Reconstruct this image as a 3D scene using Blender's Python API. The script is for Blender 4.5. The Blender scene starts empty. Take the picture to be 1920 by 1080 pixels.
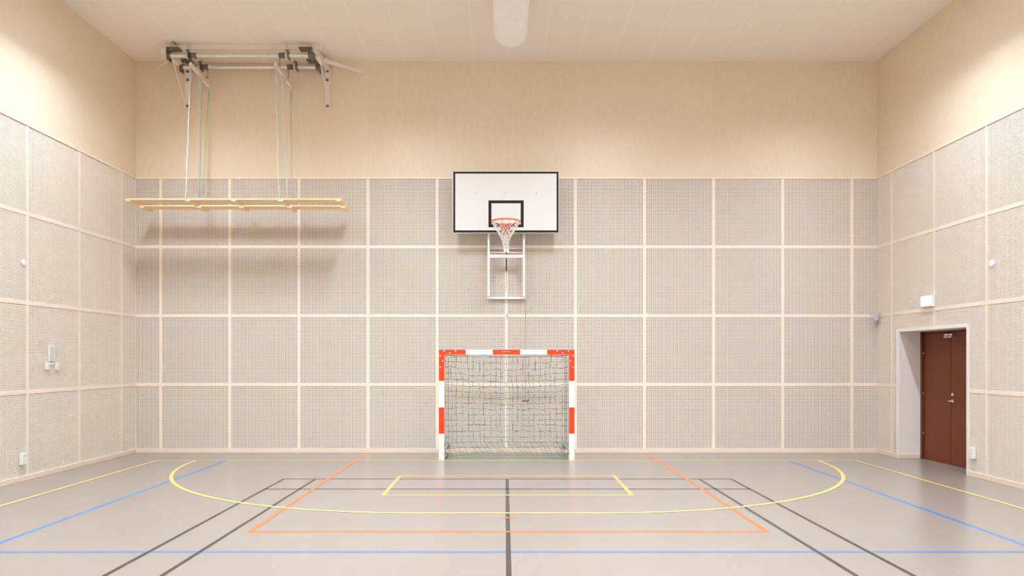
import bpy, bmesh, math, random
from mathutils import Vector, Matrix
PI = math.pi
rnd = random.Random(7)
sc = bpy.context.scene
C = sc.collection

# ------------------------------------------------------------------ camera, world, exposure
cam_data = bpy.data.cameras.new('camera')
cam = bpy.data.objects.new('camera', cam_data); C.objects.link(cam)
cam.location = (0, 0, 1.62); cam.rotation_euler = (PI / 2, 0, 0)
cam_data.sensor_width = 36.0
cam_data.lens = 36.0 * 1368 / 1920
cam_data.shift_x = (960 - 947) / 1920
cam_data.shift_y = (674 - 540) / 1920
cam_data.clip_end = 100
sc.camera = cam
w = bpy.data.worlds.new('world'); sc.world = w; w.use_nodes = True
w.node_tree.nodes['Background'].inputs['Color'].default_value = (0.8, 0.85, 1, 1)
w.node_tree.nodes['Background'].inputs['Strength'].default_value = 0.0
sc.view_settings.view_transform = 'Standard'; sc.view_settings.look = 'None'
sc.view_settings.exposure = 0.0; sc.view_settings.gamma = 1
sc.view_settings.use_curve_mapping = False
sc.cycles.filter_width = 1.05
sc.cycles.denoising_prefilter = 'NONE'
sc.cycles.diffuse_bounces = 8; sc.cycles.max_bounces = 12
sc.cycles.sample_clamp_indirect = 8
LAMP_POWER = 216.0
LAMP_COL = (0.89, 1.0, 1.11)

YB, XL, XR, H = 12.667, -6.41, 6.46, 6.805      # end wall, side walls, ceiling height
YR = -3.0                                        # wall behind the camera

# ------------------------------------------------------------------ materials
def mat(name, col, rough=0.5, metal=0.0, spec=0.5, var=None, scale=(8, 8, 8), amount=0.5, bump=0.0,
        emit=None, estr=0.0, detail=4.0):
    m = bpy.data.materials.new(name); m.use_nodes = True
    nt = m.node_tree; b = nt.nodes['Principled BSDF']
    b.inputs['Base Color'].default_value = (*col, 1)
    b.inputs['Roughness'].default_value = rough
    b.inputs['Metallic'].default_value = metal
    b.inputs['Specular IOR Level'].default_value = spec
    if emit:
        b.inputs['Emission Color'].default_value = (*emit, 1)
        b.inputs['Emission Strength'].default_value = estr
    tc = nt.nodes.new('ShaderNodeTexCoord')
    mp = nt.nodes.new('ShaderNodeMapping'); mp.inputs['Scale'].default_value = scale
    nt.links.new(tc.outputs['Object'], mp.inputs['Vector'])
    nz = nt.nodes.new('ShaderNodeTexNoise'); nz.inputs['Scale'].default_value = 1.0
    nz.inputs['Detail'].default_value = detail
    nt.links.new(mp.outputs['Vector'], nz.inputs['Vector'])
    if var is None:
        var = tuple(c * 0.93 for c in col)
    mx = nt.nodes.new('ShaderNodeMix'); mx.data_type = 'RGBA'
    rp = nt.nodes.new('ShaderNodeMapRange')
    rp.inputs['From Min'].default_value = 0.35; rp.inputs['From Max'].default_value = 0.65
    rp.inputs['To Max'].default_value = amount
    nt.links.new(nz.outputs['Fac'], rp.inputs['Value'])
    nt.links.new(rp.outputs['Result'], mx.inputs[0])
    mx.inputs[6].default_value = (*col, 1); mx.inputs[7].default_value = (*var, 1)
    nt.links.new(mx.outputs[2], b.inputs['Base Color'])
    if bump:
        bp = nt.nodes.new('ShaderNodeBump'); bp.inputs['Strength'].default_value = bump
        bp.inputs['Distance'].default_value = 0.002
        nt.links.new(nz.outputs['Fac'], bp.inputs['Height'])
        nt.links.new(bp.outputs['Normal'], b.inputs['Normal'])
    return m

def plywood_material():
    m = bpy.data.materials.new('birch_plywood'); m.use_nodes = True
    nt = m.node_tree; N = nt.nodes; L = nt.links; b = N['Principled BSDF']
    b.inputs['Roughness'].default_value = 0.55; b.inputs['Specular IOR Level'].default_value = 0.3
    tc = N.new('ShaderNodeTexCoord'); oi = N.new('ShaderNodeObjectInfo')
    mu = N.new('ShaderNodeMath'); mu.operation = 'MULTIPLY'; mu.inputs[1].default_value = 53
    L.new(oi.outputs['Random'], mu.inputs[0])
    cb = N.new('ShaderNodeCombineXYZ'); L.new(mu.outputs[0], cb.inputs[0]); L.new(mu.outputs[0], cb.inputs[1])
    ad = N.new('ShaderNodeVectorMath'); ad.operation = 'ADD'
    L.new(tc.outputs['Object'], ad.inputs[0]); L.new(cb.outputs[0], ad.inputs[1])
    m1 = N.new('ShaderNodeMapping'); m1.inputs['Scale'].default_value = (5, 5, 0.9)
    L.new(ad.outputs[0], m1.inputs['Vector'])
    n1 = N.new('ShaderNodeTexNoise'); n1.inputs['Scale'].default_value = 1; n1.inputs['Detail'].default_value = 2
    L.new(m1.outputs[0], n1.inputs['Vector'])
    # growth rings: bands of the low noise field
    r1 = N.new('ShaderNodeMath'); r1.operation = 'MULTIPLY'; r1.inputs[1].default_value = 75
    L.new(n1.outputs['Fac'], r1.inputs[0])
    r2 = N.new('ShaderNodeMath'); r2.operation = 'SINE'; L.new(r1.outputs[0], r2.inputs[0])
    r3 = N.new('ShaderNodeMapRange'); r3.inputs['From Min'].default_value = -1; r3.inputs['To Max'].default_value = 0.16
    L.new(r2.outputs[0], r3.inputs['Value'])
    m2 = N.new('ShaderNodeMapping'); m2.inputs['Scale'].default_value = (45, 45, 7)
    L.new(ad.outputs[0], m2.inputs['Vector'])
    n2 = N.new('ShaderNodeTexNoise'); n2.inputs['Scale'].default_value = 1; n2.inputs['Detail'].default_value = 5
    L.new(m2.outputs[0], n2.inputs['Vector'])
    r4 = N.new('ShaderNodeMapRange'); r4.inputs['From Min'].default_value = 0.3; r4.inputs['From Max'].default_value = 0.7
    r4.inputs['To Max'].default_value = 0.32
    L.new(n2.outputs['Fac'], r4.inputs['Value'])
    s = N.new('ShaderNodeMath'); s.operation = 'ADD'; L.new(r3.outputs[0], s.inputs[0]); L.new(r4.outputs[0], s.inputs[1])
    r5 = N.new('ShaderNodeMath'); r5.operation = 'MULTIPLY_ADD'; r5.inputs[1].default_value = 0.22
    L.new(oi.outputs['Random'], r5.inputs[0]); L.new(s.outputs[0], r5.inputs[2])
    mx = N.new('ShaderNodeMix'); mx.data_type = 'RGBA'
    L.new(r5.outputs[0], mx.inputs[0])
    mx.inputs[6].default_value = (*PLY_A, 1); mx.inputs[7].default_value = (*PLY_B, 1)
    L.new(mx.outputs[2], b.inputs['Base Color'])
    return m

PLY_A = (0.81, 0.71, 0.575); PLY_B = (0.715, 0.575, 0.415)

def tile_material():
    """white ceiling tiles 0.6 m x 2.4 m with thin pale joints"""
    m = bpy.data.materials.new('ceiling_tiles'); m.use_nodes = True
    nt = m.node_tree; N = nt.nodes; L = nt.links; b = N['Principled BSDF']
    b.inputs['Roughness'].default_value = 0.8; b.inputs['Specular IOR Level'].default_value = 0.2
    tc = N.new('ShaderNodeTexCoord'); sp = N.new('ShaderNodeSeparateXYZ'); L.new(tc.outputs['Object'], sp.inputs[0])
    def joint(axis, off, pitch, width):
        a = N.new('ShaderNodeMath'); a.operation = 'ADD'; a.inputs[1].default_value = off
        L.new(sp.outputs[axis], a.inputs[0])
        p = N.new('ShaderNodeMath'); p.operation = 'PINGPONG'; p.inputs[1].default_value = pitch / 2
        L.new(a.outputs[0], p.inputs[0])
        l = N.new('ShaderNodeMath'); l.operation = 'LESS_THAN'; l.inputs[1].default_value = width / 2
        L.new(p.outputs[0], l.inputs[0]); return l
    jx = joint(0, -0.065 + 60, 0.6, 0.007); jy = joint(1, -11.65 + 120, 2.4, 0.006)
    mxx = N.new('ShaderNodeMath'); mxx.operation = 'MAXIMUM'
    L.new(jx.outputs[0], mxx.inputs[0]); L.new(jy.outputs[0], mxx.inputs[1])
    nz = N.new('ShaderNodeTexNoise'); nz.inputs['Scale'].default_value = 120; L.new(tc.outputs['Object'], nz.inputs['Vector'])
    v = N.new('ShaderNodeMix'); v.data_type = 'RGBA'
    L.new(nz.outputs['Fac'], v.inputs[0])
    v.inputs[6].default_value = (0.84, 0.775, 0.70, 1); v.inputs[7].default_value = (0.89, 0.825, 0.75, 1)
    mx = N.new('ShaderNodeMix'); mx.data_type = 'RGBA'
    L.new(mxx.outputs[0], mx.inputs[0]); L.new(v.outputs[2], mx.inputs[6])
    mx.inputs[7].default_value = (0.97, 0.93, 0.88, 1)
    L.new(mx.outputs[2], b.inputs['Base Color'])
    return m

FLOOR_ROUGH = 0.25
def line_mat(name, col):
    return mat(name, col, rough=FLOOR_ROUGH, spec=0.75, var=tuple(c * 0.9 for c in col), scale=(30, 30, 30))

M = dict(
    ply=plywood_material(),
    tiles=tile_material(),
    pine=mat('glazed_pine', (0.86, 0.76, 0.65), 0.55, spec=0.3, var=(0.82, 0.70, 0.58), scale=(25, 25, 3)),
    slat=mat('perforated_wood', (0.84, 0.76, 0.68), 0.6, spec=0.2, var=(0.81, 0.72, 0.63), scale=(20, 20, 20)),
    felt=mat('dark_acoustic_felt', (0.14, 0.10, 0.08), 0.95, spec=0.1),
    skirting=mat('pine_skirting', (0.80, 0.68, 0.55), 0.5, spec=0.4, var=(0.72, 0.58, 0.44), scale=(3, 3, 40)),
    floor=mat('beige_sports_vinyl', (0.285, 0.243, 0.212), FLOOR_ROUGH, spec=0.75, var=(0.275, 0.232, 0.20), scale=(1.2, 1.2, 1.2), amount=0.6, detail=8),
    blue=line_mat('blue_line_paint', (0.05, 0.20, 0.48)),
    yellow=line_mat('yellow_line_paint', (0.78, 0.58, 0.17)),
    amber=line_mat('amber_line_paint', (0.78, 0.43, 0.12)),
    orange=line_mat('orange_line_paint', (0.78, 0.16, 0.035)),
    black=line_mat('black_line_paint', (0.035, 0.028, 0.024)),
    white=mat('white_paint', (0.86, 0.84, 0.81), 0.4),
    rigwhite=mat('white_powder_coat', (0.84, 0.75, 0.68), 0.4),
    steel=mat('galvanised_steel', (0.74, 0.73, 0.69), 0.35, 0.75, var=(0.58, 0.57, 0.54), scale=(14, 14, 14)),
    darksteel=mat('dull_grey_steel', (0.20, 0.18, 0.155), 0.45, 0.6),
    rubber=mat('grey_rubber_sleeve', (0.16, 0.135, 0.12), 0.8),
    wire=mat('dark_cord', (0.16, 0.10, 0.07), 0.8),
    bolt=mat('zinc_bolt', (0.45, 0.43, 0.42), 0.35, 0.7),
    boltwhite=mat('white_bolt_cap', (0.88, 0.78, 0.70), 0.4),
    wood=mat('varnished_pine', (0.90, 0.70, 0.43), 0.4, spec=0.4, var=(0.80, 0.56, 0.30), scale=(1.5, 30, 30)),
    ropew=mat('white_rope', (0.70, 0.78, 0.74), 0.8, var=(0.36, 0.56, 0.52), scale=(90, 90, 60)),
    ropeg=mat('green_rope', (0.30, 0.50, 0.42), 0.8, var=(0.58, 0.64, 0.52), scale=(90, 90, 60)),
    red=mat('orange_red_paint', (0.80, 0.05, 0.006), 0.35, spec=0.4),
    rim=mat('orange_rim_paint', (0.80, 0.09, 0.03), 0.35),
    netwhite=mat('white_net_cord', (0.88, 0.85, 0.82), 0.8),
    netgreen=mat('teal_green_net_cord', (0.15, 0.23, 0.215), 0.8, var=(0.26, 0.30, 0.28), scale=(25, 25, 25)),
    netrope=mat('green_edge_rope', (0.07, 0.24, 0.18), 0.8, var=(0.18, 0.40, 0.33), scale=(9, 9, 9)),
    board=mat('white_laminate', (0.77, 0.755, 0.745), 0.35, spec=0.4, var=(0.75, 0.735, 0.725)),
    boardblack=mat('black_border_paint', (0.02, 0.014, 0.012), 0.6, spec=0.2),
    alu=mat('grey_aluminium', (0.62, 0.60, 0.58), 0.35, 0.5),
    blackplastic=mat('black_plastic', (0.012, 0.009, 0.008), 0.4),
    door=mat('red_brown_door_laminate', (0.15, 0.034, 0.011), 0.5, spec=0.3, var=(0.125, 0.027, 0.009), scale=(120, 120, 60), bump=0.05),
    doordark=mat('dark_door_frame', (0.11, 0.028, 0.015), 0.4),
    reveal=mat('light_grey_paint', (0.86, 0.81, 0.78), 0.5),
    trim=mat('grey_white_trim', (0.84, 0.80, 0.76), 0.45),
    chrome=mat('brushed_chrome', (0.82, 0.78, 0.74), 0.25, 0.9),
    plastic=mat('white_plastic', (0.87, 0.84, 0.81), 0.4),
    hole=mat('socket_recess_plastic', (0.42, 0.40, 0.38), 0.5),
    greyplastic=mat('grey_plastic', (0.66, 0.64, 0.66), 0.4),
    fabric=mat('white_duct_fabric', (0.93, 0.90, 0.87), 0.85, spec=0.1),
    mount=mat('teal_grey_mount', (0.34, 0.43, 0.43), 0.35, 0.4),
    lamp=mat('lit_diffuser', (0.9, 0.9, 0.9), 0.5, emit=LAMP_COL, estr=LAMP_POWER),
    housing=mat('white_lamp_housing', (0.8, 0.8, 0.79), 0.4),
    sign=mat('lit_exit_sign', (0.8, 0.9, 0.95), 0.3, emit=(0.74, 0.88, 1.0), estr=10.0),
    signgreen=mat('lit_green_sign_print', (0.3, 0.8, 0.6), 0.3, emit=(0.45, 0.85, 0.68), estr=1.25),
    screw=mat('plywood_screw', (0.33, 0.20, 0.11), 0.6),
)

# ------------------------------------------------------------------ mesh helpers
class MB:
    def __init__(s): s.v = []; s.f = []; s.mi = []; s.sm = []; s.mats = []
    def _m(s, m):
        if m not in s.mats: s.mats.append(m)
        return s.mats.index(m)
    def add(s, vs, fs, m, smooth=False):
        o = len(s.v); s.v += [Vector(p) for p in vs]; k = s._m(m)
        for f in fs: s.f.append([i + o for i in f]); s.mi.append(k); s.sm.append(smooth)
        return s
    def box(s, x0, x1, y0, y1, z0, z1, m):
        vs = [(x, y, z) for z in (z0, z1) for y in (y0, y1) for x in (x0, x1)]
        return s.add(vs, [(0, 2, 3, 1), (4, 5, 7, 6), (0, 1, 5, 4), (2, 6, 7, 3), (0, 4, 6, 2), (1, 3, 7, 5)], m)
    def cbox(s, x0, x1, y0, y1, z0, z1, m, b=0.003):
        """box with chamfered edges"""
        bm = bmesh.new()
        vs = [bm.verts.new((x, y, z)) for z in (z0, z1) for y in (y0, y1) for x in (x0, x1)]
        for f in [(0, 2, 3, 1), (4, 5, 7, 6), (0, 1, 5, 4), (2, 6, 7, 3), (0, 4, 6, 2), (1, 3, 7, 5)]:
            bm.faces.new([vs[i] for i in f])
        bmesh.ops.bevel(bm, geom=bm.edges[:], offset=b, segments=2, affect='EDGES', profile=0.5)
        bm.verts.index_update()
        s.add([v.co[:] for v in bm.verts], [[v.index for v in f.verts] for f in bm.faces], m)
        bm.free(); return s
    def bar(s, a, b, wx, wz, m, up=(0, 0, 1)):
        """rectangular bar from a to b; wx across, wz in the 'up' direction"""
        a = Vector(a); b = Vector(b); d = (b - a).normalized(); up = Vector(up)
        if abs(d.dot(up)) > 0.98: up = Vector((0, 1, 0))
        x = d.cross(up).normalized(); z = x.cross(d).normalized()
        vs = [p + x * (i * wx / 2) + z * (j * wz / 2) for p in (a, b) for j in (-1, 1) for i in (-1, 1)]
        return s.add(vs, [(0, 2, 3, 1), (4, 5, 7, 6), (0, 1, 5, 4), (2, 6, 7, 3), (0, 4, 6, 2), (1, 3, 7, 5)], m)
    def tube(s, pts, r, m, n=8, closed=False, caps=True):
        pts = [Vector(p) for p in pts]; N = len(pts); rs = r if isinstance(r, (list, tuple)) else [r] * N
        vs = []; up = None
        for i, p in enumerate(pts):
            if closed: d = pts[(i + 1) % N] - pts[i - 1]
            else: d = pts[min(i + 1, N - 1)] - pts[max(i - 1, 0)]
            d.normalize()
            if up is None:
                up = Vector((0, 0, 1)) if abs(d.z) < 0.9 else Vector((0, 1, 0))
            x = d.cross(up)
            if x.length < 1e-4: x = d.cross(Vector((1, 0.3, 0)))
            x.normalize(); y = x.cross(d).normalized(); up = y
            for k in range(n):
                a = 2 * PI * k / n; vs.append(p + (x * math.cos(a) + y * math.sin(a)) * rs[i])
        fs = []
        for i in range(N if closed else N - 1):
            j = (i + 1) % N
            for k in range(n):
                l = (k + 1) % n; fs.append((i * n + k, j * n + k, j * n + l, i * n + l))
        s.add(vs, fs, m, n > 4)
        if caps and not closed:
            s.add(vs[:n], [tuple(range(n))], m); s.add(vs[-n:], [tuple(reversed(range(n)))], m)
        return s
    def lathe(s, c, axis, prof, m, n=24):
        """prof: list of (t along axis, r)"""
        c = Vector(c); ax = Vector(axis).normalized()
        x = ax.orthogonal().normalized(); y = ax.cross(x)
        vs = [c + ax * t + (x * math.cos(2 * PI * k / n) + y * math.sin(2 * PI * k / n)) * max(r, 1e-5) for t, r in prof for k in range(n)]
        fs = [(i * n + k, i * n + (k + 1) % n, (i + 1) * n + (k + 1) % n, (i + 1) * n + k) for i in range(len(prof) - 1) for k in range(n)]
        return s.add(vs, fs, m, True)
    def prism(s, outline, a, b, m):
        """outline (x,z) extruded in y from a to b"""
        n = len(outline)
        vs = [(x, a, z) for x, z in outline] + [(x, b, z) for x, z in outline]
        fs = [tuple(range(n)), tuple(reversed(range(n, 2 * n)))] + [(i, (i + 1) % n, n + (i + 1) % n, n + i) for i in range(n)]
        return s.add(vs, fs, m)
    def strip(s, pts, wd, z, m, close=False):
        """flat painted line following pts (x,y), width wd"""
        P = [Vector((x, y, 0)) for x, y in pts]; vs = []
        n = len(P)
        for i, p in enumerate(P):
            if close: a, b = P[i - 1], P[(i + 1) % n]
            else: a, b = P[max(i - 1, 0)], P[min(i + 1, n - 1)]
            if close or (0 < i < n - 1):
                d1 = (p - a).normalized(); d2 = (b - p).normalized(); t = (d1 + d2).normalized()
                nn = Vector((-t.y, t.x, 0)); k = 1 / max(0.3, nn.dot(Vector((-d1.y, d1.x, 0))))
            else:
                t = (b - a).normalized(); nn = Vector((-t.y, t.x, 0)); k = 1
            for sgn in (-1, 1):
                q = p + nn * sgn * wd / 2 * k; vs.append((q.x, q.y, z))
        fs = [(2 * i, 2 * ((i + 1) % n), 2 * ((i + 1) % n) + 1, 2 * i + 1) for i in range(n if close else n - 1)]
        return s.add(vs, fs, m)
    def mesh(s, name, off=(0, 0, 0)):
        off = Vector(off); me = bpy.data.meshes.new(name)
        me.from_pydata([v - off for v in s.v], [], s.f)
        for m in s.mats: me.materials.append(m)
        me.polygons.foreach_set('material_index', s.mi)
        me.polygons.foreach_set('use_smooth', s.sm)
        me.update(); return me

def link(name, me, parent=None, loc=(0, 0, 0), rotz=0):
    o = bpy.data.objects.new(name, me); C.objects.link(o); o.location = loc; o.rotation_euler = (0, 0, rotz)
    if parent: o.parent = parent
    return o
def tag(o, label, cat, group=None, kind=None):
    o['label'] = label; o['category'] = cat
    if group: o['group'] = group
    if kind: o['kind'] = kind
    return o
def thing(name, label, cat, loc=(0, 0, 0), rotz=0, group=None, kind=None):
    return tag(link(name, None, None, loc, rotz), label, cat, group, kind)
def part(name, mb, parent, label=None, world=True):
    """a part; with world=True its coordinates are world ones of an unrotated thing"""
    off = Vector((0, 0, 0))
    if world and parent:
        p = parent
        while p: off += Vector(p.location); p = p.parent
    o = link(name, mb.mesh(name, off), parent)
    if label: o['label'] = label
    return o
def copy_tree(o, parent=None):
    c = o.copy(); C.objects.link(c); c.parent = parent
    for ch in list(o.children): copy_tree(ch, c)
    return c

# ------------------------------------------------------------------ floor and its court lines
mb = MB().box(XL - 0.3, XR + 0.6, YR - 0.2, YB + 0.2, -0.1, 0, M['floor'])
floor = link('floor', mb.mesh('floor')); tag(floor, 'glossy beige vinyl sports floor with coloured court lines', 'floor', kind='structure')
def court_line(label, mb): part('court_line', mb, floor, label)
Z = dict(blue=0.0008, black=0.0012, orange=0.0016, amber=0.0020, yellow=0.0024)
def seg(pts, wd, c, label, close=False): court_line(label, MB().strip(pts, wd, Z[c], M[c], close))
seg([(-4.465, 11.665), (-4.465, -2.6)], 0.05, 'blue', 'left blue side line')
seg([(4.535, 11.665), (4.535, -2.6)], 0.05, 'blue', 'right blue side line')
seg([(-4.49, 6.14), (4.56, 6.14)], 0.05, 'blue', 'blue line across the hall')
seg([(-3.0, -2.6), (-3.0, 9.892), (3.06, 9.892), (3.06, -2.6)], 0.04, 'black', 'black outer court line')
seg([(-2.57, 9.87), (-2.57, -2.6)], 0.04, 'black', 'left black inner line')
seg([(2.63, 9.87), (2.63, -2.6)], 0.04, 'black', 'right black inner line')
seg([(-3.0, 9.12), (3.06, 9.12)], 0.04, 'black', 'second black cross line')
seg([(0.028, 9.87), (0.028, 5.17)], 0.042, 'black', 'black centre line')
seg([(-3.0, 5.17), (3.06, 5.17)], 0.04, 'black', 'black service line')
seg([(-2.40, 12.6), (-2.40, 6.865), (2.465, 6.865), (2.465, 12.6)], 0.05, 'orange', 'orange key line')
seg([(-0.045, 7.46), (0.105, 7.46)], 0.04, 'orange', 'short orange tick')
seg([(-1.455, 8.71), (1.515, 8.71), (1.515, 10.15), (-1.455, 10.15)], 0.05, 'amber', 'amber rectangle in front of the goal', True)
seg([(-5.575, -2.6), (-5.575, 11.69), (5.62, 11.69), (5.62, -2.6)], 0.05, 'yellow', 'yellow boundary line')
arc = [(-0.97 - 3.975 * math.cos(a), 11.67 - 3.975 * math.sin(a)) for a in [PI / 2 * i / 40 for i in range(41)]]
arc += [(1.03 + 3.975 * math.sin(a), 11.67 - 3.975 * math.cos(a)) for a in [PI / 2 * i / 40 for i in range(41)]]
seg(arc, 0.05, 'yellow', 'yellow goal area curve')

# ------------------------------------------------------------------ walls
PITCH = 1.2; BW = 0.052
Z_ROWS = [(0.072, 1.185 - BW / 2), (1.185 + BW / 2, 2.38 - BW / 2), (2.38 + BW / 2, 3.575 - BW / 2), (3.575 + BW / 2, 4.755)]
HOLE = 0.02166
_panels = {}
def grid_panel_mesh(wd, ht):
    key = (round(wd, 3), round(ht, 3))
    if key in _panels: return _panels[key]
    mb = MB(); nx = max(1, round(wd / HOLE)); nz = max(1, round(ht / HOLE)); sw = 0.0098
    for i in range(nx + 1):
        x = wd * i / nx; mb.box(max(0, x - sw / 2), min(wd, x + sw / 2), 0, 0.006, 0, ht, M['slat'])
    for i in range(nz + 1):
        z = ht * i / nz; mb.box(0, wd, 0.0004, 0.006, max(0, z - sw / 2), min(ht, z + sw / 2), M['slat'])
    mb.add([(0, 0.014, 0), (wd, 0.014, 0), (wd, 0.014, ht), (0, 0.014, ht)], [(0, 1, 2, 3)], M['felt'])
    me = mb.mesh('acoustic_panel'); _panels[key] = me; return me
def sheet_mesh(wd, ht):
    key = ('s', round(wd, 3), round(ht, 3))
    if key in _panels: return _panels[key]
    mb = MB().box(0.0003, wd - 0.0003, 0, 0.012, 0, ht, M['ply'])
    for z in (0.05, 0.64, 1.24, 1.82):
        for x in (0.02, 0.6, wd - 0.02):
            if x < wd - 0.01:
                mb.lathe((x, 0.0, z), (0, -1, 0), [(0, 0.0038), (0.0006, 0.0038), (0.0006, 0)], M['screw'], 8)
    me = mb.mesh('plywood_sheet'); _panels[key] = me; return me

def build_wall(name, label, u0, u1, joints, loc, rotz, hole=None):
    """local x along the wall, y into the wall (0 = face of the grid panels), z up. hole=(ua,ub,ztop)"""
    mb = MB()
    if hole:
        mb.box(u0, hole[0], 0.022, 0.12, 0, H, M['pine']); mb.box(hole[1], u1, 0.022, 0.12, 0, H, M['pine'])
        mb.box(hole[0], hole[1], 0.022, 0.12, hole[2], H, M['pine'])
    else: mb.box(u0, u1, 0.022, 0.12, 0, H, M['pine'])
    wall = link(name, mb.mesh(name), None, loc, rotz); tag(wall, label, 'wall', kind='structure')
    js = sorted(j for j in joints if u0 + 0.03 < j < u1 - 0.03)
    cells = []; edges = [u0 - BW / 2] + js + [u1 + BW / 2]
    for a, b in zip(edges[:-1], edges[1:]):
        for zr in Z_ROWS:
            rects = [(a + BW / 2, b - BW / 2, zr[0], zr[1])]
            if hole:
                out = []
                for (p, q, z0, z1) in rects:
                    ha, hb, ht = hole
                    if q <= ha or p >= hb or z0 >= ht: out.append((p, q, z0, z1)); continue
                    if p < ha: out.append((p, ha, z0, z1))
                    if q > hb: out.append((hb, q, z0, z1))
                    if z1 > ht: out.append((max(p, ha), min(q, hb), ht, z1))
                rects = out
            cells += [r for r in rects if r[1] - r[0] > 0.02 and r[3] - r[2] > 0.02]
    for (p, q, z0, z1) in cells:
        link('acoustic_panel', grid_panel_mesh(q - p, z1 - z0), wall, (p, 0, z0))
    def batten(x0, x1, z0, z1): 
        m_ = MB().box(x0, x1, -0.004, 0.02, z0, z1, M['pine']); link('batten', m_.mesh('batten'), wall)
    for j in js:
        if hole and hole[0] < j < hole[1]: batten(j - BW / 2, j + BW / 2, hole[2], 4.755)
        else: batten(j - BW / 2, j + BW / 2, 0.07, 4.755)
    for z in (1.185, 2.38, 3.575):
        segs = [(u0, u1)]
        if hole and z < hole[2]: segs = [(u0, hole[0]), (hole[1], u1)]
        for a, b in segs:
            m_ = MB().box(a, b, -0.0045, 0.02, z - BW / 2, z + BW / 2, M['pine']); link('batten', m_.mesh('batten'), wall)
    m_ = MB().box(u0, u1, -0.012, 0.02, 4.755, 4.787, M['pine']); link('top_rail', m_.mesh('top_rail'), wall)
    es = [u0 - 0.0095] + js + [u1 + 0.0095]
    for a, b in zip(es[:-1], es[1:]):
        link('plywood_sheet', sheet_mesh(b - a, H - 4.789), wall, (a, 0.008, 4.789))
    return wall

side_j = [12.19 - 1.2 * k for k in range(13)]
build_wall('wall_back', 'end wall of perforated wooden grid panels under birch plywood', XL, XR,
           [0.02 + 1.2 * k for k in range(-5, 6)], (0, YB, 0), 0)
build_wall('wall_left', 'left side wall of perforated wooden panels under plywood', YR, YB,
           side_j, (XL, 0, 0), PI / 2)
D0, D1 = 10.155, 12.03                                   # door opening with its trim
build_wall('wall_right', 'right side wall of perforated wooden panels with the door', -YB, -YR,
           [-j for j in reversed(side_j)], (XR, 0, 0), -PI / 2, hole=(-D1, -D0, 2.12))
mb = MB().box(XL - 0.1, XR + 0.1, YR - 0.1, YR, 0, H, M['ply'])
tag(link('wall_front', mb.mesh('wall_front')), 'plain plywood wall at the near end of the hall', 'wall', kind='structure')
mb = MB().box(XL - 0.1, XR + 0.1, YR - 0.1, YB + 0.1, H, H + 0.1, M['tiles'])
tag(link('ceiling', mb.mesh('ceiling')), 'pale tiled ceiling of the hall', 'ceiling', kind='structure')

def skirt(name, label, boxes):
    mb = MB()
    for b in boxes: mb.cbox(*b, M['skirting'], 0.004)
    tag(link(name, mb.mesh(name)), label, 'baseboard', kind='structure')
skirt('baseboard_back', 'pale wooden skirting along the end wall', [(XL + 0.016, XR - 0.016, YB - 0.018, YB + 0.021, 0, 0.074)])
skirt('baseboard_left', 'pale wooden skirting along the left wall', [(XL - 0.021, XL + 0.018, YR, YB, 0, 0.074)])
skirt('baseboard_right', 'pale wooden skirting along the right wall and into the door recess',
      [(XR - 0.018, XR + 0.021, YR, D0 + 0.005, 0, 0.074), (XR - 0.018, XR + 0.021, D1 - 0.06, YB, 0, 0.074),
       (XR - 0.018, XR + 0.325, D1 - 0.105, D1 - 0.085, 0, 0.074)])

# ------------------------------------------------------------------ door in its recess (right wall)
XD = 6.795
door = thing('door_1', 'red-brown double door set back in the right wall', 'door', (XR, 11.07, 0), 0, kind='structure')
mb = MB().box(XR + 0.0305, XD, D1 - 0.09, D1 + 0.05, 0, 2.12, M['reveal'])
mb.box(XR + 0.0305, XD, D0 - 0.05, D0 + 0.045, 0, 2.12, M['reveal'])
mb.box(XR + 0.0305, XD, D0 + 0.045, D1 - 0.09, 2.07, 2.2, M['reveal'])
part('door_reveal', mb, door, 'light grey lining of the recess')
mb = MB().cbox(XR - 0.014, XR + 0.03, D1 - 0.09, D1, 0, 2.12, M['trim'])
mb.cbox(XR - 0.014, XR + 0.03, D0, D0 + 0.045, 0, 2.12, M['trim'])
mb.cbox(XR - 0.0135, XR + 0.03, D0 + 0.045, D1 - 0.09, 2.07, 2.12, M['trim'])
part('door_trim', mb, door, 'grey-white surround of the recess')
mb = MB().box(XD, XD + 0.09, 11.885, D1, 0, 2.13, M['doordark'])
mb.box(XD, XD + 0.09, 10.1, 10.255, 0, 2.13, M['doordark']); mb.box(XD, XD + 0.09, 10.1, D1, 2.045, 2.13, M['doordark'])
mb.box(XD + 0.02, XD + 0.10, 10.2, 11.95, 0, 0.012, M['darksteel'])
mb.box(XD + 0.09, XD + 0.12, 10.0, D1 + 0.1, 0, 2.2, M['doordark'])
part('door_frame', mb, door, 'dark brown door frame')
def leaf(y0, y1, hinge_y, hand):
    l = part('door_leaf', MB().cbox(XD + 0.028, XD + 0.075, y0, y1, 0.014, 2.04, M['door'], 0.003), door)
    for z in (0.42, 1.07, 1.72):
        part('hinge', MB().lathe((XD + 0.016, hinge_y, z - 0.012), (0, 0, 1), [(0, 0), (0, 0.011), (0.024, 0.011), (0.024, 0)], M['chrome'], 12), l)
    # closer bracket at the top of the leaf
    ym = y1 - 0.05 if hand > 0 else y0 + 0.05
    mb = MB().cbox(XD - 0.02, XD + 0.03, ym - 0.045, ym + 0.045, 1.985, 2.012, M['chrome']); mb.cbox(XD - 0.03, XD + 0.03, ym - 0.045, ym + 0.045, 1.955, 1.975, M['chrome'])
    part('door_closer', mb, l, 'small metal closer bracket')
    return l
l1 = leaf(11.165, 11.88, 11.875, -1)
l2 = leaf(10.26, 11.155, 10.265, 1)
hy = 11.12
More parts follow.
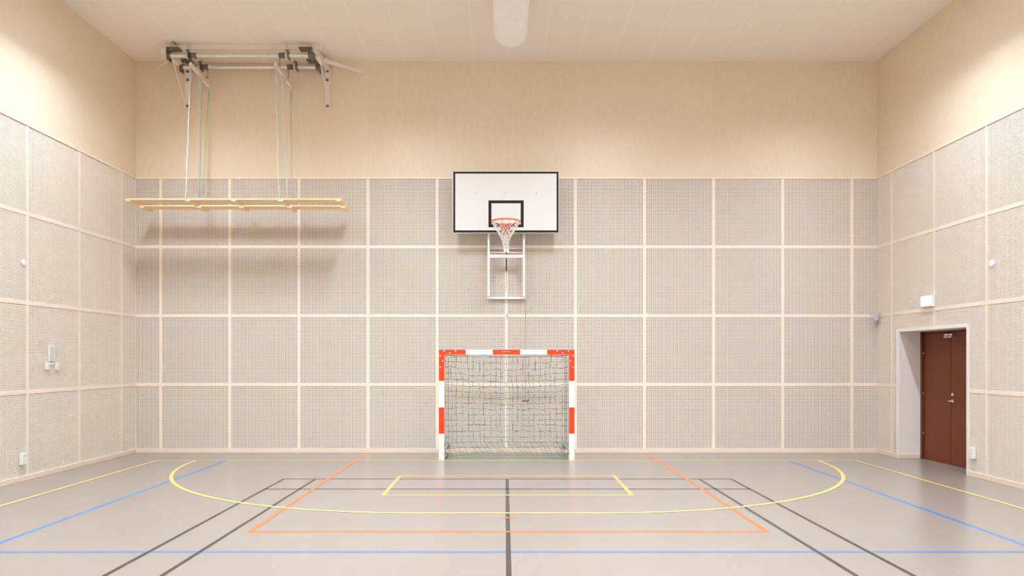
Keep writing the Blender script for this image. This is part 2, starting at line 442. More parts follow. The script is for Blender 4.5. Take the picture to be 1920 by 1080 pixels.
mb = MB().lathe((XD + 0.03, hy, 0.985), (-1, 0, 0), [(0, 0), (0, 0.026), (0.009, 0.026), (0.012, 0.02), (0.012, 0.011), (0.05, 0.011), (0.05, 0)], M['chrome'], 20)
mb.tube([(XD - 0.015, hy + 0.03, 0.985), (XD - 0.02, hy - 0.02, 0.985), (XD - 0.02, hy - 0.12, 0.985)], 0.009, M['chrome'], 10)
part('door_handle', mb, l2, 'chrome lever handle')
mb = MB().lathe((XD + 0.03, hy, 1.085), (-1, 0, 0), [(0, 0), (0, 0.028), (0.01, 0.028), (0.014, 0.022), (0.014, 0)], M['chrome'], 20)
part('lock_cylinder', mb, l2, 'round chrome lock plate')

# ------------------------------------------------------------------ ceiling lights
LX = (-5.0, -1.66, 1.62, 4.95); LY = (9.55, 6.0, 2.5, -1.0)
def make_light():
    t = thing('ceiling_light', '', 'light')
    mb = MB(); a, b, h = 0.155, 0.57, 0.20
    mb.box(-a, a, -b, b, -0.025, 0, M['housing'])
    for s_ in (-1, 1):
        mb.box(min(s_ * a, s_ * (a - 0.012)), max(s_ * a, s_ * (a - 0.012)), -b, b, -h, -0.02, M['housing'])
        mb.box(-a, a, min(s_ * b, s_ * (b - 0.012)), max(s_ * b, s_ * (b - 0.012)), -h, -0.02, M['housing'])
    part('lamp_housing', mb, t, world=False)
    for y in (0.0,):
        part('louvre', MB().box(-a + 0.0125, a - 0.0125, y - 0.003, y + 0.003, -h + 0.004, -0.03, M['alu']), t, world=False)
    mb = MB().add([(-0.14, -0.555, -0.028), (-0.14, 0.555, -0.028), (0.14, 0.555, -0.028), (0.14, -0.555, -0.028)], [(0, 1, 2, 3)], M['lamp'])
    part('diffuser', mb, t, 'glowing diffuser', world=False)
    return t
lt0 = make_light(); first = True
rows = ('row nearest the end wall', 'second row from the end wall', 'third row from the end wall', 'row behind the camera')
cols = ('leftmost', 'just left of duct', 'just right of duct', 'rightmost')
for j, y in enumerate(LY):
    for i, x in enumerate(LX):
        t = lt0 if first else copy_tree(lt0); first = False
        t.location = (x, y, H)
        tag(t, f'long white ceiling light, {cols[i]}, {rows[j]}', 'light', 'linear ceiling lights')

# ------------------------------------------------------------------ fabric duct under the ceiling
DX, DZ, DR = 0.083, 6.50, 0.25
duct = thing('ventilation_duct', 'white round fabric ventilation duct running under the middle of the ceiling', 'duct', (DX, 10.86, DZ))
prof = [(0, 0), (0.004, DR * 0.5), (0.012, DR * 0.85), (0.03, DR * 0.985), (0.045, DR)]
k = 0.5
while k < 13.8: prof += [(k - 0.01, DR), (k, DR * 1.004), (k + 0.01, DR)]; k += 1.5
prof += [(13.85, DR)]
part('duct_sleeve', MB().lathe((DX, 10.86, DZ), (0, -1, 0), prof, M['fabric'], 64), duct)
for k in range(10):
    y = 10.6 - 1.45 * k
    part('hanger', MB().tube([(DX, y, DZ + DR - 0.01), (DX, y, H)], 0.003, M['steel'], 6), duct)

# ------------------------------------------------------------------ backboard and hoop
BY = 12.37
X0, X1, ZB0, ZB1 = -0.886, 0.914, 3.763, 4.812; BXC = 0.014
hoop = thing('basketball_backboard', 'white basketball backboard with black border raised on a wall frame', 'backboard', (BXC, BY, 3.76))
mb = MB().cbox(X0 + 0.01, X1 - 0.01, BY, BY + 0.02, ZB0 + 0.01, ZB1 - 0.01, M['board'], 0.002)
part('board', mb, hoop)
mb = MB()
for (a, b, c, d) in ((X0 + 0.009, X1 - 0.009, ZB1 - 0.041, ZB1 - 0.009), (X0 + 0.009, X1 - 0.009, ZB0 + 0.009, ZB0 + 0.046),
                     (X0 + 0.009, X0 + 0.041, ZB0 + 0.046, ZB1 - 0.041), (X1 - 0.041, X1 - 0.009, ZB0 + 0.046, ZB1 - 0.041)):
    mb.box(a, b, BY - 0.0015, BY + 0.001, c, d, M['boardblack'])
rx0, rx1, rz0, rz1 = -0.281, 0.315, 3.862, 4.318
for (a, b, c, d) in ((rx0, rx1, rz1 - 0.05, rz1), (rx0, rx1, rz0, rz0 + 0.05), (rx0, rx0 + 0.05, rz0 + 0.05, rz1 - 0.05), (rx1 - 0.05, rx1, rz0 + 0.05, rz1 - 0.05)):
    mb.box(a, b, BY - 0.0015, BY + 0.001, c, d, M['boardblack'])
part('board_marking', mb, hoop, 'black border and target square')
mb = MB()
mb.box(X0, X1, BY - 0.004, BY + 0.03, ZB1 - 0.01, ZB1, M['alu']); mb.box(X0, X1, BY - 0.004, BY + 0.03, ZB0, ZB0 + 0.009, M['alu'])
mb.box(X0, X0 + 0.009, BY - 0.004, BY + 0.03, ZB0, ZB1, M['alu']); mb.box(X1 - 0.009, X1, BY - 0.004, BY + 0.03, ZB0, ZB1, M['alu'])
part('board_edge', mb, hoop, 'thin grey edge profile')
for x in (-0.505, BXC, 0.53):
    for z in (4.435, 3.81):
        if x == BXC and z < 4: continue
        part('screw', MB().lathe((x, BY, z), (0, -1, 0), [(0, 0.011), (0.003, 0.008), (0.004, 0)], M['bolt'], 10), hoop)
# rim
RC = Vector((BXC - 0.003, BY - 0.15 - 0.225, 3.89)); RR = 0.234
rim = part('rim', MB().tube([(RC.x + RR * math.cos(a), RC.y + RR * math.sin(a), RC.z) for a in [2 * PI * i / 48 for i in range(48)]], 0.010, M['rim'], 10, closed=True), hoop, 'orange-red ring')
mb = MB()
mb.box(RC.x - 0.085, RC.x + 0.085, RC.y + RR * 0.9, BY - 0.002, RC.z - 0.012, RC.z - 0.004, M['rim'])
mb.prism([(RC.x - 0.085, RC.z - 0.004), (RC.x + 0.085, RC.z - 0.004), (RC.x + 0.035, RC.z - 0.17), (RC.x - 0.035, RC.z - 0.17)], BY - 0.012, BY - 0.002, M['rim'])
for s_ in (-1, 1):
    mb.add([(RC.x + s_ * 0.05, BY - 0.006, RC.z - 0.01), (RC.x + s_ * 0.05, BY - 0.16, RC.z - 0.01), (RC.x + s_ * 0.03, BY - 0.006, RC.z - 0.15),
            (RC.x + s_ * 0.056, BY - 0.006, RC.z - 0.01), (RC.x + s_ * 0.056, BY - 0.16, RC.z - 0.01), (RC.x + s_ * 0.036, BY - 0.006, RC.z - 0.15)],
           [(0, 1, 2), (5, 4, 3), (0, 3, 4, 1), (1, 4, 5, 2), (2, 5, 3, 0)], M['rim'])
part('rim_bracket', mb, hoop, 'red triangular bracket')
for i in range(12):
    a = 2 * PI * (i + 0.5) / 12
    p = Vector((RC.x + RR * math.cos(a), RC.y + RR * math.sin(a), RC.z - 0.008))
    part('net_hook', MB().tube([p + Vector((0, 0, 0.006)), p + Vector((0.006, 0, -0.012)), p + Vector((0, 0, -0.02)), p + Vector((-0.006, 0, -0.012))], 0.003, M['rim'], 5, closed=True), rim)
mb = MB(); NR = [(0, 0.228), (-0.06, 0.20), (-0.13, 0.158), (-0.19, 0.118), (-0.25, 0.085), (-0.31, 0.058), (-0.37, 0.047), (-0.43, 0.042), (-0.475, 0.044)]
def npt(lv, k):
    a = 2 * PI * k / 24; z, r = NR[lv]
    return Vector((RC.x + r * math.cos(a) + (0 if lv < 7 else 0.008), RC.y + r * math.sin(a), RC.z - 0.012 + z))
for k in range(12):
    for sgn in (-1, 1):
        pts = []; kk = 2 * k + 1
        for lv in range(len(NR)):
            pts.append(npt(lv, kk)); kk += sgn
        mb.tube(pts, 0.0052, M['netwhite'], 5)
for k in range(24):
    p = npt(8, k); mb.tube([p, p + Vector((0.006 * math.sin(k), 0, -0.02))], 0.005, M['netwhite'], 5)
part('hoop_net', mb, hoop, 'white cord net pulled narrow')
# wall frame
UY = 12.46
for x in (-0.281, 0.322): part('upright', MB().cbox(x - 0.019, x + 0.019, UY, UY + 0.05, 2.70, 4.55, M['white']), hoop)
part('cross_bar', MB().cbox(-0.262, 0.303, UY - 0.005, UY + 0.045, 3.355, 3.415, M['white']), hoop)
part('cross_bar', MB().cbox(-0.262, 0.303, YB - 0.05, YB - 0.012, 3.53, 3.56, M['white']), hoop)
part('cross_bar', MB().cbox(-0.262, 0.303, YB - 0.05, YB - 0.012, 3.455, 3.485, M['white']), hoop)
part('wall_bar', MB().cbox(-0.31, 0.352, YB - 0.06, YB - 0.0125, 2.664, 2.704, M['white']), hoop)
part('wall_bar', MB().cbox(-0.31, 0.352, YB - 0.05, YB - 0.0125, 4.45, 4.50, M['white']), hoop)
for x in (-0.281, 0.322):
    for z in (2.72, 3.54, 4.47): part('link_arm', MB().bar((x, UY + 0.02, z), (x, YB - 0.02, z), 0.012, 0.05, M['white']), hoop)
    for z in (3.95, 4.52): part('link_arm', MB().bar((x, BY + 0.018, z), (x, UY + 0.02, z), 0.03, 0.04, M['white']), hoop)
mb = MB().tube([(0.022, UY + 0.02, 3.60), (0.022, UY + 0.03, 3.13)], 0.0115, M['blackplastic'], 12)
pis = part('gas_spring', mb, hoop, 'black gas spring')
part('spring_rod', MB().tube([(0.020, UY + 0.03, 3.13), (0.018, YB - 0.04, 2.76)], 0.0045, M['steel'], 8), pis)
part('spring_mount', MB().box(0.0, 0.036, YB - 0.06, YB - 0.02, 2.70, 2.78, M['white']), hoop)
# pull cord with its handle
cord = thing('pull_cord', 'thin dark pull cord with wooden handle hanging behind the goal', 'cord', (0.355, YB - 0.08, 0.9))
part('cord_line', MB().tube([(0.355, YB - 0.05, 2.66), (0.357, YB - 0.06, 1.8), (0.355, YB - 0.075, 0.915)], 0.0036, M['wire'], 6), cord)
part('handle', MB().tube([(0.293, YB - 0.075, 0.905), (0.417, YB - 0.075, 0.905)], 0.011, M['wire'], 10), cord)
mb = MB().tube([(0.038 + 0.024 * math.sin(a), YB - 0.012, 2.36 + 0.03 * math.cos(a)) for a in [2 * PI * i / 16 for i in range(16)]], 0.005, M['skirting'], 6, closed=True)
mb.tube([(0.038, YB + 0.002, 2.40), (0.038, YB - 0.03, 2.40), (0.038, YB - 0.03, 2.37)], 0.006, M['bolt'], 6)
tag(link('wall_hook', mb.mesh('wall_hook', (0.038, YB, 2.38)), None, (0.038, YB, 2.38)), 'small ring hook on the batten below the basket frame', 'hook')

# ------------------------------------------------------------------ handball goal
GY = 11.72; GX0, GX1 = -1.063, 1.115; GZ = 1.778; PW = 0.083
goal = thing('handball_goal', 'small orange and white handball goal with green net against the end wall', 'goal', (0.026, GY, 0))
def banded_v(x0, x1):
    mb = MB(); zs = [(0.0, 0.429, 'white'), (0.429, 0.849, 'red'), (0.849, 1.277, 'white'), (1.277, 1.699, 'red')]
    for a, b, c in zs: mb.box(x0, x1, GY, GY + 0.08, a, b, M[c])
    return mb
pl = part('post', banded_v(GX0, GX0 + PW), goal); pr = part('post', banded_v(GX1 - PW, GX1), goal)
mb = MB(); xs = [(-1.063, -0.634, 'red'), (-0.634, -0.197, 'white'), (-0.197, 0.24, 'red'), (0.24, 0.677, 'white'), (0.677, 1.115, 'red')]
for a, b, c in xs: mb.box(a, b, GY, GY + 0.08, 1.7, GZ, M[c])
bar_ = part('crossbar', mb, goal)
def px(xp, yp, s): return ((xp - 947) / s, 1.62 - (yp - 674) / s)
S_G = 116.7
def bolts(pts, parent, m, r):
    for xp, yp in pts:
        x, z = px(xp, yp, S_G)
        part('bolt', MB().lathe((x, GY, z), (0, -1, 0), [(0, r), (0.003, r * 0.9), (0.005, r * 0.5), (0.005, 0)], m, 12), parent)
bolts([(833, 658), (843.5, 661.5), (854, 658), (1044.5, 658), (1055, 661.5), (1066, 658)], bar_, M['boltwhite'], 0.013)
bolts([(825.3, 667), (829.5, 677), (825.3, 688)], pl, M['boltwhite'], 0.012)
bolts([(1074, 667), (1069.7, 677), (1074, 688)], pr, M['boltwhite'], 0.012)
bolts([(825.3, 840), (829.5, 850.5), (825.3, 861.2)], pl, M['bolt'], 0.009)
bolts([(1074, 840), (1069.7, 851), (1074, 861.2)], pr, M['bolt'], 0.009)
mb = MB()                                            # small illegible white maker's script in the middle of the bar
for i in range(11):
    x = -0.062 + i * 0.0125; h = (0.009, 0.005, 0.007, 0.005, 0.006, 0.005, 0.008, 0.005, 0.006, 0.009, 0.006)[i]
    mb.box(x, x + 0.010, GY - 0.001, GY, 1.738 + i * 0.0004, 1.738 + h + i * 0.0004, M['boltwhite'])
part('printed_script', mb, bar_, 'tiny white printed script')
for s_, x in ((-1, GX0), (1, GX1)):
    mb = MB().box(min(x, x + s_ * 0.016), max(x, x + s_ * 0.016), GY + 0.02, GY + 0.22, 0.0, 0.15, M['alu'])
    part('foot_plate', mb, goal, 'grey metal plate beside the post')
    xi = -1.004 if s_ < 0 else 1.04
    mb = MB().tube([(x - s_ * 0.06, GY + 0.06, 0.14), (x - s_ * 0.08, GY + 0.2, 0.14), (xi, YB - 0.02, 0.14)], 0.017, M['steel'], 10)
    part('stay_tube', mb, goal, 'galvanised stay to the wall')
    mb = MB().lathe((xi, YB - 0.019, 0.14), (0, -1, 0), [(0, 0.052), (0.012, 0.052), (0.016, 0.03), (0.05, 0.03), (0.055, 0.022), (0.06, 0)], M['mount'], 20)
    for k in range(2):
        c_, s2 = (0.052, 0.012) if k else (0.012, 0.052)
        mb.box(xi - c_, xi + c_, YB - 0.045, YB - 0.03, 0.14 - s2, 0.14 + s2, M['alu'])
    part('wall_mount', mb, goal, 'round galvanised wall mount')
    mb = MB().tube([(x - s_ * 0.30, GY + 0.06, 1.71), (x - s_ * 0.27, GY + 0.13, 1.675), (x - s_ * 0.19, GY + 0.22, 1.66), (x - s_ * 0.10, GY + 0.22, 1.665)], 0.011, M['steel'], 8)
    part('net_bracket', mb, goal, 'curved grey net bracket')
mb = MB().tube([(GX0 + 0.105 + 0.028 * math.cos(a), GY + 0.12, 0.062 + 0.036 * math.sin(a)) for a in [-PI * 0.62 + 1.24 * PI * i / 12 for i in range(13)]], 0.008, M['blackplastic'], 8)
part('floor_hook', mb, goal, 'black curved hook beside the left post')

# net: a sheet of 0.1 m meshes hung from the bar, sagging at the foot
def net_point(u, v):
    """u 0..22 across, v 0..18 down"""
    x = GX0 + PW + 0.01 + (GX1 - GX0 - 2 * PW - 0.02) * u / 22
    cu = abs(u - 11) / 11
    y = GY + 0.10 + 0.27 * min(1, v / 4) * (1 - cu ** 6)
    sag = 0.09 * (1 - cu ** 2.2) * min(1, 0.35 + v / 8)
    z = 1.695 - 0.0955 * v - sag * (1 - v / 16)
    if v > 15:
        t = v - 15; x += 0.075 * t * (1 - cu ** 4); y -= 0.075 * t * (1 - cu ** 4); z = 0.262 - 0.082 * t
        x += 0.015 * math.sin(u * 1.7) * t / 2
    j = 1.0 if 0 < u < 22 and v > 0 else 0.15
    return Vector((x, y, max(z, 0.02))), j
rn = random.Random(3); P = {}
for u in range(23):
    drift = rn.uniform(-0.012, 0.012)
    for v in range(19):
        p, j = net_point(u, v)
        P[u, v] = p + Vector((drift * j + rn.uniform(-0.016, 0.016) * j, rn.uniform(-0.01, 0.01) * j, rn.uniform(-0.017, 0.017) * j if v < 18 else rn.uniform(-0.006, 0.01)))
mb = MB()
for u in range(23): mb.tube([P[u, v] for v in range(19)], 0.0031, M['netgreen'], 4, caps=False)
for v in range(1, 18):
    pts = []
    for u in range(23):
        pts.append(P[u, v])
        if u < 22: pts.append((P[u, v] + P[u + 1, v]) / 2 + Vector((0, 0, -0.007)))
    mb.tube(pts, 0.0033, M['netgreen'], 4, caps=False)
# side returns from the posts to the back of the sheet
for s_, u in ((-1, 0), (1, 22)):
    for k in range(1, 3):
        mb.tube([P[u, v] + Vector((-s_ * (0.018 * k), 0.10 * k, -0.01)) for v in range(17)], 0.0033, M['netgreen'], 4, caps=False)
    for v in range(17):
        mb.tube([P[u, v], P[u, v] + Vector((-s_ * 0.018, 0.10, -0.012)), P[u, v] + Vector((-s_ * 0.036, 0.2, -0.01))], 0.0033, M['netgreen'], 4, caps=False)
net = part('goal_net', mb, goal, 'teal green square mesh net')
mb = MB(); pts = [Vector((P[u, 18].x, P[u, 18].y - 0.005, max(0.012, P[u, 18].z))) for u in range(23)]
mb.tube([(GX0 + PW, GY + 0.1, 0.11)] + pts[1:-1] + [(GX1 - PW, GY + 0.1, 0.10)], 0.0062, M['netrope'], 6)
mb.tube([(GX0 + PW, GY + 0.1, 0.115)] + [p + Vector((0, 0.08, 0.03)) for p in pts[1:-1]] + [(GX1 - PW, GY + 0.1, 0.115)], 0.004, M['netrope'], 6)
part('edge_rope', mb, net, 'green rope along the foot of the net')
mb = MB().tube([(P[u, 0].x, P[u, 0].y, 1.685 - 0.02 * math.sin(u / 22 * PI) + 0.006 * math.sin(u * 2.1)) for u in range(23)], 0.0055, M['netrope'], 6)
part('edge_rope', mb, net, 'green rope under the crossbar')

# ------------------------------------------------------------------ hoist rig under the ceiling
rig = thing('ceiling_hoist_rig', 'white beam and steel tube hoisting rig under the ceiling in the left corner', 'gym rig', (-4.35, 12.2, H))
for y in (12.0, 12.47):
    bm_ = part('beam', MB().cbox(-5.70, -3.032, y, y + 0.08, 6.722, H - 0.001, M['rigwhite']), rig)
    part('tube_rail', MB().tube([(-5.476, y - 0.04, 6.602), (-3.205, y - 0.04, 6.602)], 0.038, M['steel'], 20), rig, 'galvanised steel tube')
    # end plates
    mb = MB().box(-5.525, -5.510, y - 0.10, y + 0.06, 6.52, 6.722, M['darksteel'])
    mb.box(-5.525, -5.33, y - 0.10, y + 0.06, 6.700, 6.721, M['darksteel'])
    mb.prism([(-5.50, 6.70), (-5.36, 6.70), (-5.42, 6.67), (-5.50, 6.66)], y - 0.09, y - 0.07, M['darksteel'])
    mb.lathe((-5.512, y - 0.04, 6.602), (1, 0, 0), [(0, 0.05), (0.035, 0.05), (0.035, 0.038)], M['darksteel'], 20)
    part('end_bracket', mb, rig, 'dark grey left end plate carrying the tube')
    mb = MB().box(-3.175, -3.160, y - 0.10, y + 0.06, 6.52, 6.722, M['darksteel'])
    mb.box(-3.37, -3.160, y - 0.10, y + 0.06, 6.700, 6.721, M['darksteel'])
    mb.lathe((-3.17, y - 0.04, 6.602), (-1, 0, 0), [(0, 0.05), (0.05, 0.05), (0.05, 0.038)], M['darksteel'], 20)
    mb.lathe((-3.17, y - 0.04, 6.602), (1, 0, 0), [(0, 0.05), (0.05, 0.045), (0.055, 0)], M['darksteel'], 20)
    part('end_bracket', mb, rig, 'dark grey right end plate carrying the tube')
    for x, sgn in ((-5.20, 1), (-3.575, -1)):
        mb = MB().lathe((x - 0.024, y - 0.04, 6.602), (1, 0, 0), [(0, 0.038), (0, 0.057), (0.048, 0.057), (0.048, 0.038)], M['steel'], 24)
        mb.box(x - 0.014, x + 0.014, y - 0.075, y - 0.055, 6.63, H - 0.001, M['steel'])
        mb.box(x + 0.026, x + 0.038, y - 0.12, y + 0.02, 6.535, 6.66, M['darksteel'])
        mb.tube([(x - 0.01, y - 0.095, 6.668), (x + 0.045, y - 0.095, 6.668)], 0.012, M['darksteel'], 8)
        cl = part('tube_clamp', mb, rig, 'steel ring clamp on a ceiling strap')
        a, b = (x + 0.038, x + 0.15) if sgn > 0 else (x - 0.13, x - 0.026)
        part('rubber_sleeve', MB().lathe((a, y - 0.04, 6.602), (1, 0, 0), [(0, 0.038), (0, 0.043), (b - a, 0.043), (b - a, 0.038)], M['rubber'], 24), rig, 'dark sleeve round the tube')
        xc = b - 0.02 if sgn > 0 else a + 0.01
        mb = MB().tube([(xc, y - 0.04, 6.56), (xc, y - 0.04, 6.42)], 0.0045, M['wire'], 6)
        mb.tube([(xc - 0.03, y - 0.04, 6.42), (xc + 0.012, y - 0.04, 6.42)], 0.007, M['wire'], 6)
        part('hanging_toggle', mb, rig, 'thin dark cord with toggle')
for x in (-5.49, -3.072):
    xn = x - 0.06 if x > -4 else x - 0.11
    mb = MB().bar((xn, 11.96, 6.675), (x, YB + 0.004, 6.655), 0.084, 0.085, M['rigwhite'])
    part('side_arm', mb, rig, 'white arm running back to the wall')
    mb = MB().cbox(x - 0.042, x + 0.042, YB - 0.06, YB + 0.006, 5.965, 6.64, M['rigwhite'])
    pst = part('wall_post', mb, rig, 'white post down the wall')
    for z in (6.60, 6.45, 6.0):
        part('bolt_plate', MB().cbox(x - 0.02, x + 0.025, YB - 0.068, YB - 0.058, z - 0.022, z + 0.022, M['darksteel'], 0.002), pst)
    part('brace', MB().bar((x + 0.02, 11.97, 6.60), (x + 0.03 * (1 if x > -4 else -1), YB - 0.03, 6.0), 0.012, 0.02, M['rigwhite']), rig, 'thin white diagonal brace')
part('wall_stay', MB().bar((-3.06, 12.28, 6.655), (-2.47, YB + 0.0, 6.60), 0.02, 0.062, M['rigwhite']), rig)
part('wall_stay', MB().bar((-5.50, 12.10, 6.64), (-6.15, YB + 0.0, 6.60), 0.016, 0.035, M['rigwhite']), rig)

part('cable', MB().tube([(-5.41, 11.87, H - 0.006), (-5.41, 12.0, H - 0.006)], 0.006, M['blackplastic'], 6), rig, 'short black cable on the ceiling')
def hoist_arm(x0, x1, label):
    t = thing('hoist_arm', label, 'bracket', (x1, YB, 6.35), 0, 'white hoist arms on the end wall')
    part('arm', MB().bar((x0, 11.77, 6.385), (x1, YB + 0.006, 6.345), 0.035, 0.06, M['rigwhite']), t)
    for f in (0.02, 0.42, 0.55, 0.93):
        p = Vector((x0, 11.77, 6.385)).lerp(Vector((x1, YB, 6.345)), f)
        mb = MB().lathe((p.x - 0.012, p.y, p.z - 0.04), (1, 0, 0), [(0, 0), (0, 0.026), (0.008, 0.018), (0.016, 0.018), (0.024, 0.026), (0.024, 0)], M['alu'], 16)
        mb.box(p.x - 0.02, p.x - 0.014, p.y - 0.015, p.y + 0.015, p.z - 0.07, p.z - 0.02, M['rigwhite'])
        mb.box(p.x + 0.014, p.x + 0.02, p.y - 0.015, p.y + 0.015, p.z - 0.07, p.z - 0.02, M['rigwhite'])
        part('pulley', mb, t)
hoist_arm(-5.075, -5.12, 'white pulley arm above the left ropes, in front of the left wall post')
hoist_arm(-3.705, -3.695, 'white pulley arm above the right ropes, below the steel tubes')

# wooden platforms hanging on ropes
ZP = 4.170
def platform(xa, xb, y0, label, xs, rails):
    t = thing('hoisted_bench_frame', label, 'gym apparatus', ((xa + xb) / 2, y0, ZP), 0, 'hoisted wooden frames')
    for k, (dy, wd) in enumerate(rails):
        part('slat', MB().cbox(xa + 0.01 * k, xb, y0 + dy, y0 + dy + wd, ZP - 0.004, ZP + 0.022, M['wood'], 0.004), t)
    for x in xs:
        mb = MB().cbox(x - 0.038, x + 0.038, y0 - 0.006, y0 + 0.335, ZP - 0.028, ZP - 0.0045, M['wood'], 0.004)
        part('cross_piece', mb, t)
    for x in (xs[1] - 0.03, xs[3] - 0.03):
        mb = MB().cbox(x - 0.016, x + 0.016, y0 - 0.012, y0 + 0.02, ZP - 0.03, ZP + 0.026, M['alu'], 0.003)
        part('rope_fitting', mb, t, 'small metal rope fitting')
    return t
platform(-6.07, -2.604, 11.64, 'long pale wooden frame hanging on ropes, nearer the camera', [-6.02, -5.06, -4.33, -3.575, -2.66], [(0, 0.102), (0.113, 0.102), (0.226, 0.104)])
platform(-6.10, -2.647, 12.15, 'long pale wooden frame hanging on ropes close to the end wall', [-6.05, -5.10, -4.39, -3.585, -2.70], [(0, 0.074), (0.079, 0.074), (0.158, 0.076)])

def rope(p, q, r, m, label, knot=True):
    p = Vector(p); q = Vector(q); n = 14
    pts = [p.lerp(q, i / n) + Vector((0.0015 * math.sin(i * 1.3 + p.x * 9), 0, 0)) for i in range(n + 1)]
    mb = MB().tube(pts, r, m, 8)
    t = link('hoisting_rope', mb.mesh('hoisting_rope', q), None, q); tag(t, label, 'rope', 'ropes of the hoisted wooden frames')
    if knot:
        e = p.lerp(q, 0.09)
        mk = MB().tube([p + Vector((r * 1.6, 0, 0)), p.lerp(q, 0.04) + Vector((r * 2.2, 0, 0)), e + Vector((r, 0, 0))], r * 0.9, m, 6)
        o = link('whipping', mk.mesh('whipping', q), t)
ztop = 6.285
rope((-5.085, 11.79, ztop), (-5.09, 11.628, ZP + 0.03), 0.0078, M['ropew'], 'thick white rope at the front of the left set, down to the nearer frame')
rope((-5.083, 12.15, ztop), (-5.133, 12.138, ZP + 0.03), 0.0065, M['ropew'], 'pale speckled rope second from the front of the left set')
rope((-5.10, 12.28, ztop - 0.02), (-5.14, 12.27, ZP + 0.03), 0.0055, M['ropeg'], 'dark green rope third from the front of the left set')
rope((-5.118, 12.60, ztop - 0.03), (-5.17, 12.46, ZP + 0.02), 0.0055, M['ropeg'], 'green rope nearest the wall in the left set')
rope((-3.705, 11.79, ztop), (-3.605, 11.628, ZP + 0.03), 0.0075, M['ropew'], 'white rope at the front of the right set, down to the nearer frame')
rope((-3.72, 12.14, ztop), (-3.615, 12.138, ZP + 0.03), 0.0078, M['ropew'], 'pale blue-green rope in the middle of the right set')
rope((-3.70, 12.60, ztop - 0.03), (-3.64, 12.46, ZP + 0.02), 0.0055, M['ropeg'], 'thin green rope nearest the wall in the right set')

# ------------------------------------------------------------------ small fittings on the walls
def wall_thing(name, label, cat, side, d, z, group=None):
    return thing(name, label, cat, (XL if side < 0 else XR, d, z), PI / 2 if side < 0 else -PI / 2, group)
def wp(name, mb, t, label=None): return part(name, mb, t, label, world=False)
# exit sign
t = wall_thing('exit_sign', 'glowing white and green emergency exit sign above the door', 'sign', 1, 11.11, 2.505)
wp('sign_case', MB().cbox(-0.165, 0.165, -0.045, -0.004, -0.085, 0.085, M['plastic'], 0.004), t)
wp('sign_face', MB().box(-0.135, 0.14, -0.048, -0.044, -0.052, 0.072, M['sign']), t, 'brightly lit white face')
mb = MB()                                             # faint running-figure pictogram, doorway and arrow
mb.box(-0.125, 0.13, -0.0495, -0.048, 0.060, 0.066, M['signgreen']); mb.box(-0.125, 0.13, -0.0495, -0.048, -0.048, -0.042, M['signgreen'])
mb.prism([(-0.12, 0.01), (-0.08, 0.035), (-0.08, 0.018), (-0.035, 0.018), (-0.035, 0.002), (-0.08, 0.002), (-0.08, -0.015)], -0.0495, -0.048, M['signgreen'])
mb.prism([(0.02, -0.03), (0.035, -0.03), (0.045, -0.005), (0.06, -0.03), (0.072, -0.03), (0.055, 0.0), (0.055, 0.022), (0.035, 0.022), (0.02, 0.0), (0.03, -0.002), (0.04, 0.008)], -0.0495, -0.048, M['signgreen'])
mb.lathe((0.052, -0.048, 0.035), (0, -1, 0), [(0, 0.009), (0.0015, 0.009), (0.0015, 0)], M['signgreen'], 12)
wp('pictogram', mb, t, 'pale green escape pictogram')
# motion detector in its cage, in the corner of the end wall
t = thing('motion_detector', 'small white motion detector in a wire cage at the right corner', 'detector', (6.405, YB, 2.32))
part('detector_body', MB().cbox(6.385, 6.447, YB - 0.075, YB - 0.005, 2.285, 2.405, M['greyplastic'], 0.006), t)
part('detector_lens', MB().cbox(6.392, 6.440, YB - 0.083, YB - 0.073, 2.30, 2.335, M['white'], 0.003), t)
mb = MB(); cx0, cx1, cz0, cz1, cy = 6.315, 6.450, 2.215, 2.43, YB - 0.13
for i in range(5):
    x = cx0 + (cx1 - cx0) * i / 4; mb.tube([(x, YB - 0.003, cz1), (x, cy, cz1 - 0.03), (x, cy, cz0 + 0.03), (x, YB - 0.003, cz0)], 0.0025, M['alu'], 5)
for i in range(6):
    z = cz0 + 0.03 + (cz1 - cz0 - 0.06) * i / 5; mb.tube([(cx0, YB - 0.003, z), (cx0, cy, z), (cx1, cy, z), (cx1, YB - 0.003, z)], 0.0025, M['alu'], 5)
part('wire_cage', mb, t, 'thin grey protective cage')
# round discs
for s_, d, z, lab in ((-1, 9.71, 2.905, 'small round white cover high on the left wall'), (1, 9.68, 2.89, 'small round white cover high on the right wall')):
    t = wall_thing('round_wall_cover', lab, 'wall cover', s_, d, z, 'round white covers')
    wp('cover', MB().lathe((0, 0, 0), (0, -1, 0), [(0, 0.046), (0.009, 0.046), (0.013, 0.040), (0.014, 0)], M['plastic'], 24), t)
    wp('rim_ring', MB().lathe((0, 0, 0), (0, -1, 0), [(0, 0.05), (0.006, 0.05), (0.006, 0.045)], M['greyplastic'], 24), t)
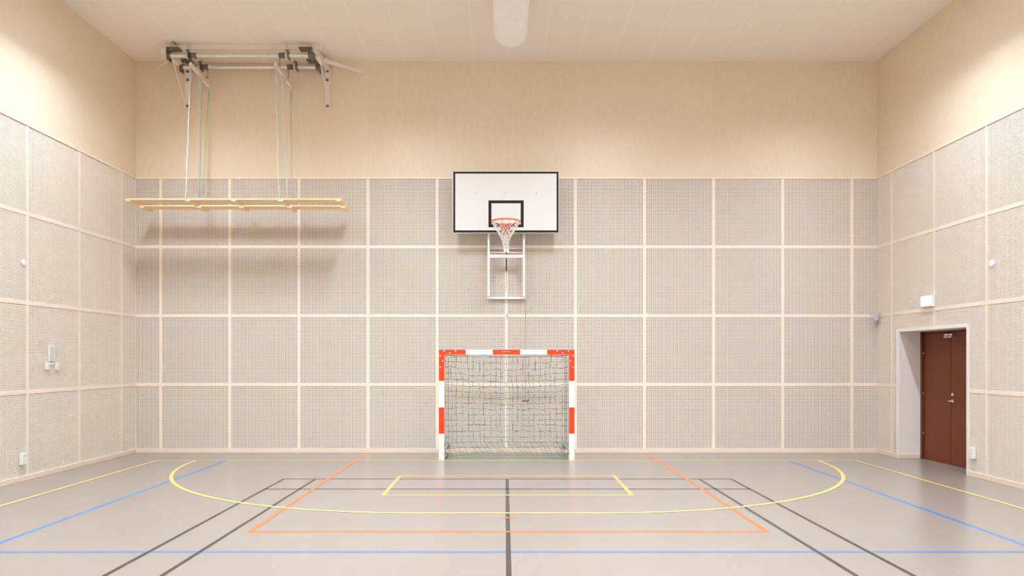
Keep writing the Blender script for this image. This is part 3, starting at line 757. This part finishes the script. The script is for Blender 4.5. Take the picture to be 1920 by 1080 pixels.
# control panel and key switches, left wall
t = wall_thing('control_panel', 'tall grey-white control panel on the left wall above two switches', 'control panel', -1, 10.295, 1.705)
wp('case', MB().cbox(-0.068, 0.068, -0.02, -0.004, -0.112, 0.112, M['plastic'], 0.004), t)
wp('cover', MB().cbox(-0.052, 0.052, -0.023, -0.019, -0.098, 0.098, M['greyplastic'], 0.002), t, 'slightly greyer hinged cover')
wp('button', MB().lathe((-0.035, -0.023, -0.055), (0, -1, 0), [(0, 0.007), (0.004, 0.007), (0.004, 0)], M['hole'], 10), t)
t = wall_thing('junction_box', 'tiny white box under the control panel on the left wall', 'box', -1, 10.30, 1.562)
wp('lid', MB().cbox(-0.022, 0.022, -0.018, -0.004, -0.018, 0.018, M['plastic'], 0.002), t)
for d, lab in ((10.205, 'left white key switch under the grey control panel'), (10.425, 'right white key switch under the grey control panel')):
    t = wall_thing('key_switch', lab, 'switch', -1, d, 1.527, 'key switches on the left wall')
    wp('switch_case', MB().cbox(-0.05, 0.05, -0.022, -0.004, -0.052, 0.052, M['plastic'], 0.004), t)
    wp('switch_plate', MB().cbox(-0.038, 0.038, -0.026, -0.021, -0.04, 0.04, M['white'], 0.002), t)
    wp('key', MB().cbox(0.012, 0.03, -0.042, -0.025, -0.004, 0.006, M['hole'], 0.001), t, 'dark key')
# sockets
for s_, d, z, lab in ((-1, 9.66, 0.305, 'white double wall socket low on the left wall'), (1, 10.04, 0.335, 'white double wall socket low on the right wall beside the door')):
    t = wall_thing('wall_socket', lab, 'socket', s_, d, z, 'white wall sockets')
    wp('socket_case', MB().cbox(-0.046, 0.046, -0.05, -0.004, -0.078, 0.078, M['plastic'], 0.006), t)
    for dz in (0.036, -0.030):
        mb = MB().lathe((0.0, -0.0505, dz), (0, -1, 0), [(0.0, 0.023), (0.003, 0.023), (0.003, 0.019), (0.0005, 0.018), (0.0005, 0)], M['plastic'], 20)
        mb.box(-0.012, -0.006, -0.053, -0.050, dz - 0.003, dz + 0.003, M['hole']); mb.box(0.006, 0.012, -0.053, -0.050, dz - 0.003, dz + 0.003, M['hole'])
        wp('outlet', mb, t)
